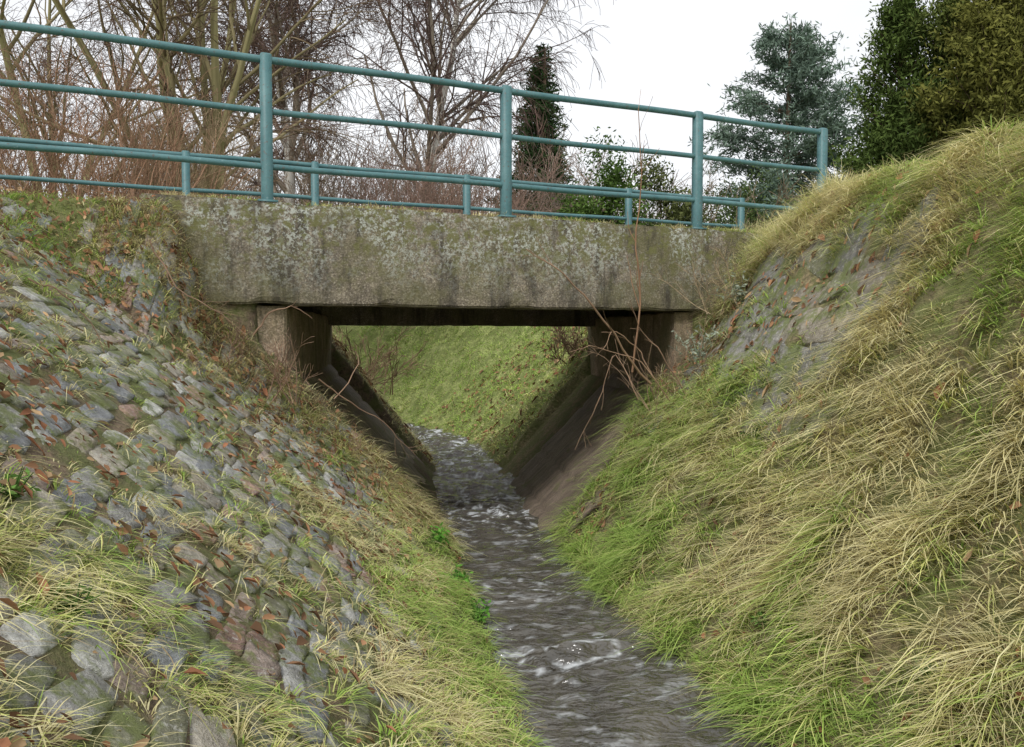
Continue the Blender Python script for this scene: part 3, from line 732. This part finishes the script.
evergreen_bush('laurel_shrub',at(740,28),2.6,4.6,22000,(.03,.05,.02),(.13,.18,.06),74,.14)
evergreen_bush('laurel_shrub',at(835,20),1.1,3.5,12000,(.03,.05,.02),(.12,.15,.05),75,.11)
evergreen_bush('laurel_shrub',at(500,33),2.2,4.0,9000,(.035,.06,.02),(.13,.16,.06),76,.14)
# ---------------------------------------------------------------- twigs near the bridge
def spl(pts,K=14):
    pts=np.array(pts,float); u=np.linspace(0,len(pts)-1,K); return np.stack([np.interp(u,np.arange(len(pts)),pts[:,k]) for k in range(3)],1)
def scr(px,py,d): return ((px-512)/850*d,d,1.7-(py-335)/850*d)
def twig(name,paths,radii,col,nsub,seed):
    r=np.random.default_rng(seed)
    P=np.stack([spl(p) for p in paths]); P+=r.normal(0,.006,P.shape)
    Rd=np.array(radii)[:,None]*np.linspace(1,.35,14)[None,:]
    L1=grow(P,Rd,nsub,.22,.7,.0,.12,.2,1,.6,r,K=5)
    emit(name,[(P,Rd),(L1[0],np.maximum(L1[1],.0015))],[col,col],[6,4])
twig('dry_stalk',[[scr(632,372,6.7),scr(640,300,6.75),scr(635,240,6.8),scr(641,180,6.8),scr(636,112,6.85)]],[.009],(.30,.18,.11),9,81)
twig('bramble_twigs',[[scr(650,385,6.6),scr(620,345,6.4),scr(590,300,6.2),scr(555,268,6.1),scr(525,250,6.1)],
  [scr(655,380,6.8),scr(640,350,6.8),scr(612,330,6.6),scr(604,350,6.5)],
  [scr(690,400,6.7),scr(660,350,6.7),scr(640,330,6.7),scr(630,300,6.6)],
  [scr(670,400,6.5),scr(640,360,6.4),scr(590,345,6.3),scr(570,352,6.2)],
  [scr(640,400,6.9),scr(615,350,7.0),scr(600,400,6.9),scr(575,450,6.8)]],[.010,.006,.007,.005,.005],(.27,.18,.12),26,82)
twig('bramble_twigs',[[scr(255,335,5.9),scr(270,312,5.9),scr(295,306,5.9),scr(312,318,6.0)],
  [scr(335,400,6.4),scr(360,360,6.6),scr(350,345,6.8),scr(332,350,7)],
  [scr(320,380,6.2),scr(345,400,6.3),scr(380,420,6.5),scr(415,455,6.6)],
  [scr(150,240,5),scr(180,290,5),scr(230,320,5),scr(250,350,5.2)],
  [scr(30,280,4.2),scr(60,290,4.2),scr(90,320,4.2),scr(110,360,4.1)]],[.007,.005,.006,.005,.005],(.24,.16,.11),30,83)
shrub('bramble_shrub',np.array([-2.9,12.2,.9]),1.1,80,1.1,(.27,.19,.12),84,(400,1000),.8,.008,.004,.8)
shrub('bramble_shrub',np.array([1.1,11.9,1.4]),.5,50,.6,(.27,.19,.12),85,(300,700),.8,.006,.004,1.2)
def hz(a,b): return float(H(np.array([a]),np.array([b]))[0])
shrub('dry_weeds',np.array([1.35,6.95,hz(1.35,6.95)]),.28,26,.62,(.30,.21,.14),86,(90,200),.5,.004,.0018,.6)
shrub('dry_weeds',np.array([1.95,7.35,hz(1.95,7.35)]),.3,24,.5,(.36,.28,.18),87,(90,200),.5,.004,.0018,.5)
shrub('dry_weeds',np.array([-1.75,5.9,hz(-1.75,5.9)]),.3,24,.4,(.30,.20,.14),88,(90,200),.6,.004,.0018,.6)
def weed(name,pos,n,s,c0,c1,seed,szl=.05):
    r=np.random.default_rng(seed); nb=14
    base=np.repeat(np.array(pos)[None],nb,0); S=stems(base,np.concatenate([r.normal(0,.5,(nb,2)),np.ones((nb,1))],1),s*r.uniform(.6,1.1,nb),np.full(nb,.004),6,.1,-.05,r)
    par=bpy.data.objects.new(name,None); scene.collection.objects.link(par)
    o=emit('stems',[S],[tuple(np.array(c0)*.8)],[4]); o.parent=par
    b=r.integers(0,nb,n); u=r.uniform(1,4.99,n); i=u.astype(int); f=(u-i)[:,None]; c=S[0][b,i]*(1-f)+S[0][b,i+1]*f
    a=r.normal(0,1,(n,3)); a/=np.linalg.norm(a,axis=1)[:,None]; bb=np.cross(a,r.normal(0,1,(n,3)));bb/=np.linalg.norm(bb,axis=1)[:,None]
    k=r.random((n,1)); V,Fq,C=quads(c+a*szl*.5,a*szl*.5,bb*szl*.35,np.array(c0)*(1-k)+np.array(c1)*k)
    o=mesh_obj('leaves',V,Fq,np.full(len(Fq),4),M_leaf,C); o.parent=par
weed('silver_weed',(1.55,7.1,hz(1.55,7.1)),170,.38,(.3,.36,.27),(.45,.5,.4),91,.05)
weed('silver_weed',(1.95,7.3,hz(1.95,7.3)),130,.30,(.3,.36,.27),(.45,.5,.4),92,.05)
for k,(a,b) in enumerate([(-.55,6.0),(-.2,4.9),(-.35,5.4)]):
    weed('green_weed',(a,b,hz(a,b)),90,.16,(.06,.18,.03),(.18,.40,.06),95+k,.05)
for k,(a,b) in enumerate([(-1.0,1.9),(-1.55,2.4),(-1.3,2.2),(1.55,3.1),(1.5,5.2),(1.2,4.0)]):
    weed('green_weed',(a,b,hz(a,b)),70,.10,(.08,.16,.04),(.18,.33,.08),105+k,.028)
# ---------------------------------------------------------------- world, sun, camera
w=bpy.data.worlds.new('World'); scene.world=w; w.use_nodes=True; nt=w.node_tree
bg=nt.nodes['Background']; sky=nt.nodes.new('ShaderNodeTexSky'); sky.sky_type='NISHITA'; sky.sun_disc=False
sky.sun_elevation=R(48); sky.sun_rotation=R(200); sky.air_density=1; sky.dust_density=2
tc=nt.nodes.new('ShaderNodeTexCoord')
cn=noise(nt,2.2,5,.55,mapping(nt,tc.outputs['Generated'],(1,1,2.2)))
cloud=ramp(nt,cn,[(.3,(.85,.86,.885)),(.7,(.99,.995,1.0))])
cs=nt.nodes.new('ShaderNodeVectorMath'); cs.operation='SCALE'; cs.inputs['Scale'].default_value=7.9
nt.links.new(cloud,cs.inputs[0])
m=mix(nt,.9,sky.outputs[0],cs.outputs[0]); nt.links.new(m,bg.inputs[0]); bg.inputs[1].default_value=.15
sl=bpy.data.lights.new('sun','SUN'); sl.energy=2.1; sl.angle=R(12); sl.color=(1,.98,.95)
so=bpy.data.objects.new('sun',sl); scene.collection.objects.link(so)
az=R(200); el=R(48)
dirv=Vector((math.sin(az)*math.cos(el),math.cos(az)*math.cos(el),math.sin(el)))
so.rotation_euler=dirv.to_track_quat('Z','Y').to_euler()
cam=bpy.data.cameras.new('camera'); co=bpy.data.objects.new('camera',cam); scene.collection.objects.link(co)
cam.sensor_width=36; cam.lens=850/1024*36; cam.clip_end=1000; cam.clip_start=.05
co.location=(0,0,1.7); co.rotation_euler=(R(90-2.6),0,0)
scene.camera=co
scene.view_settings.view_transform='Standard'; scene.view_settings.look='None'; scene.view_settings.exposure=0
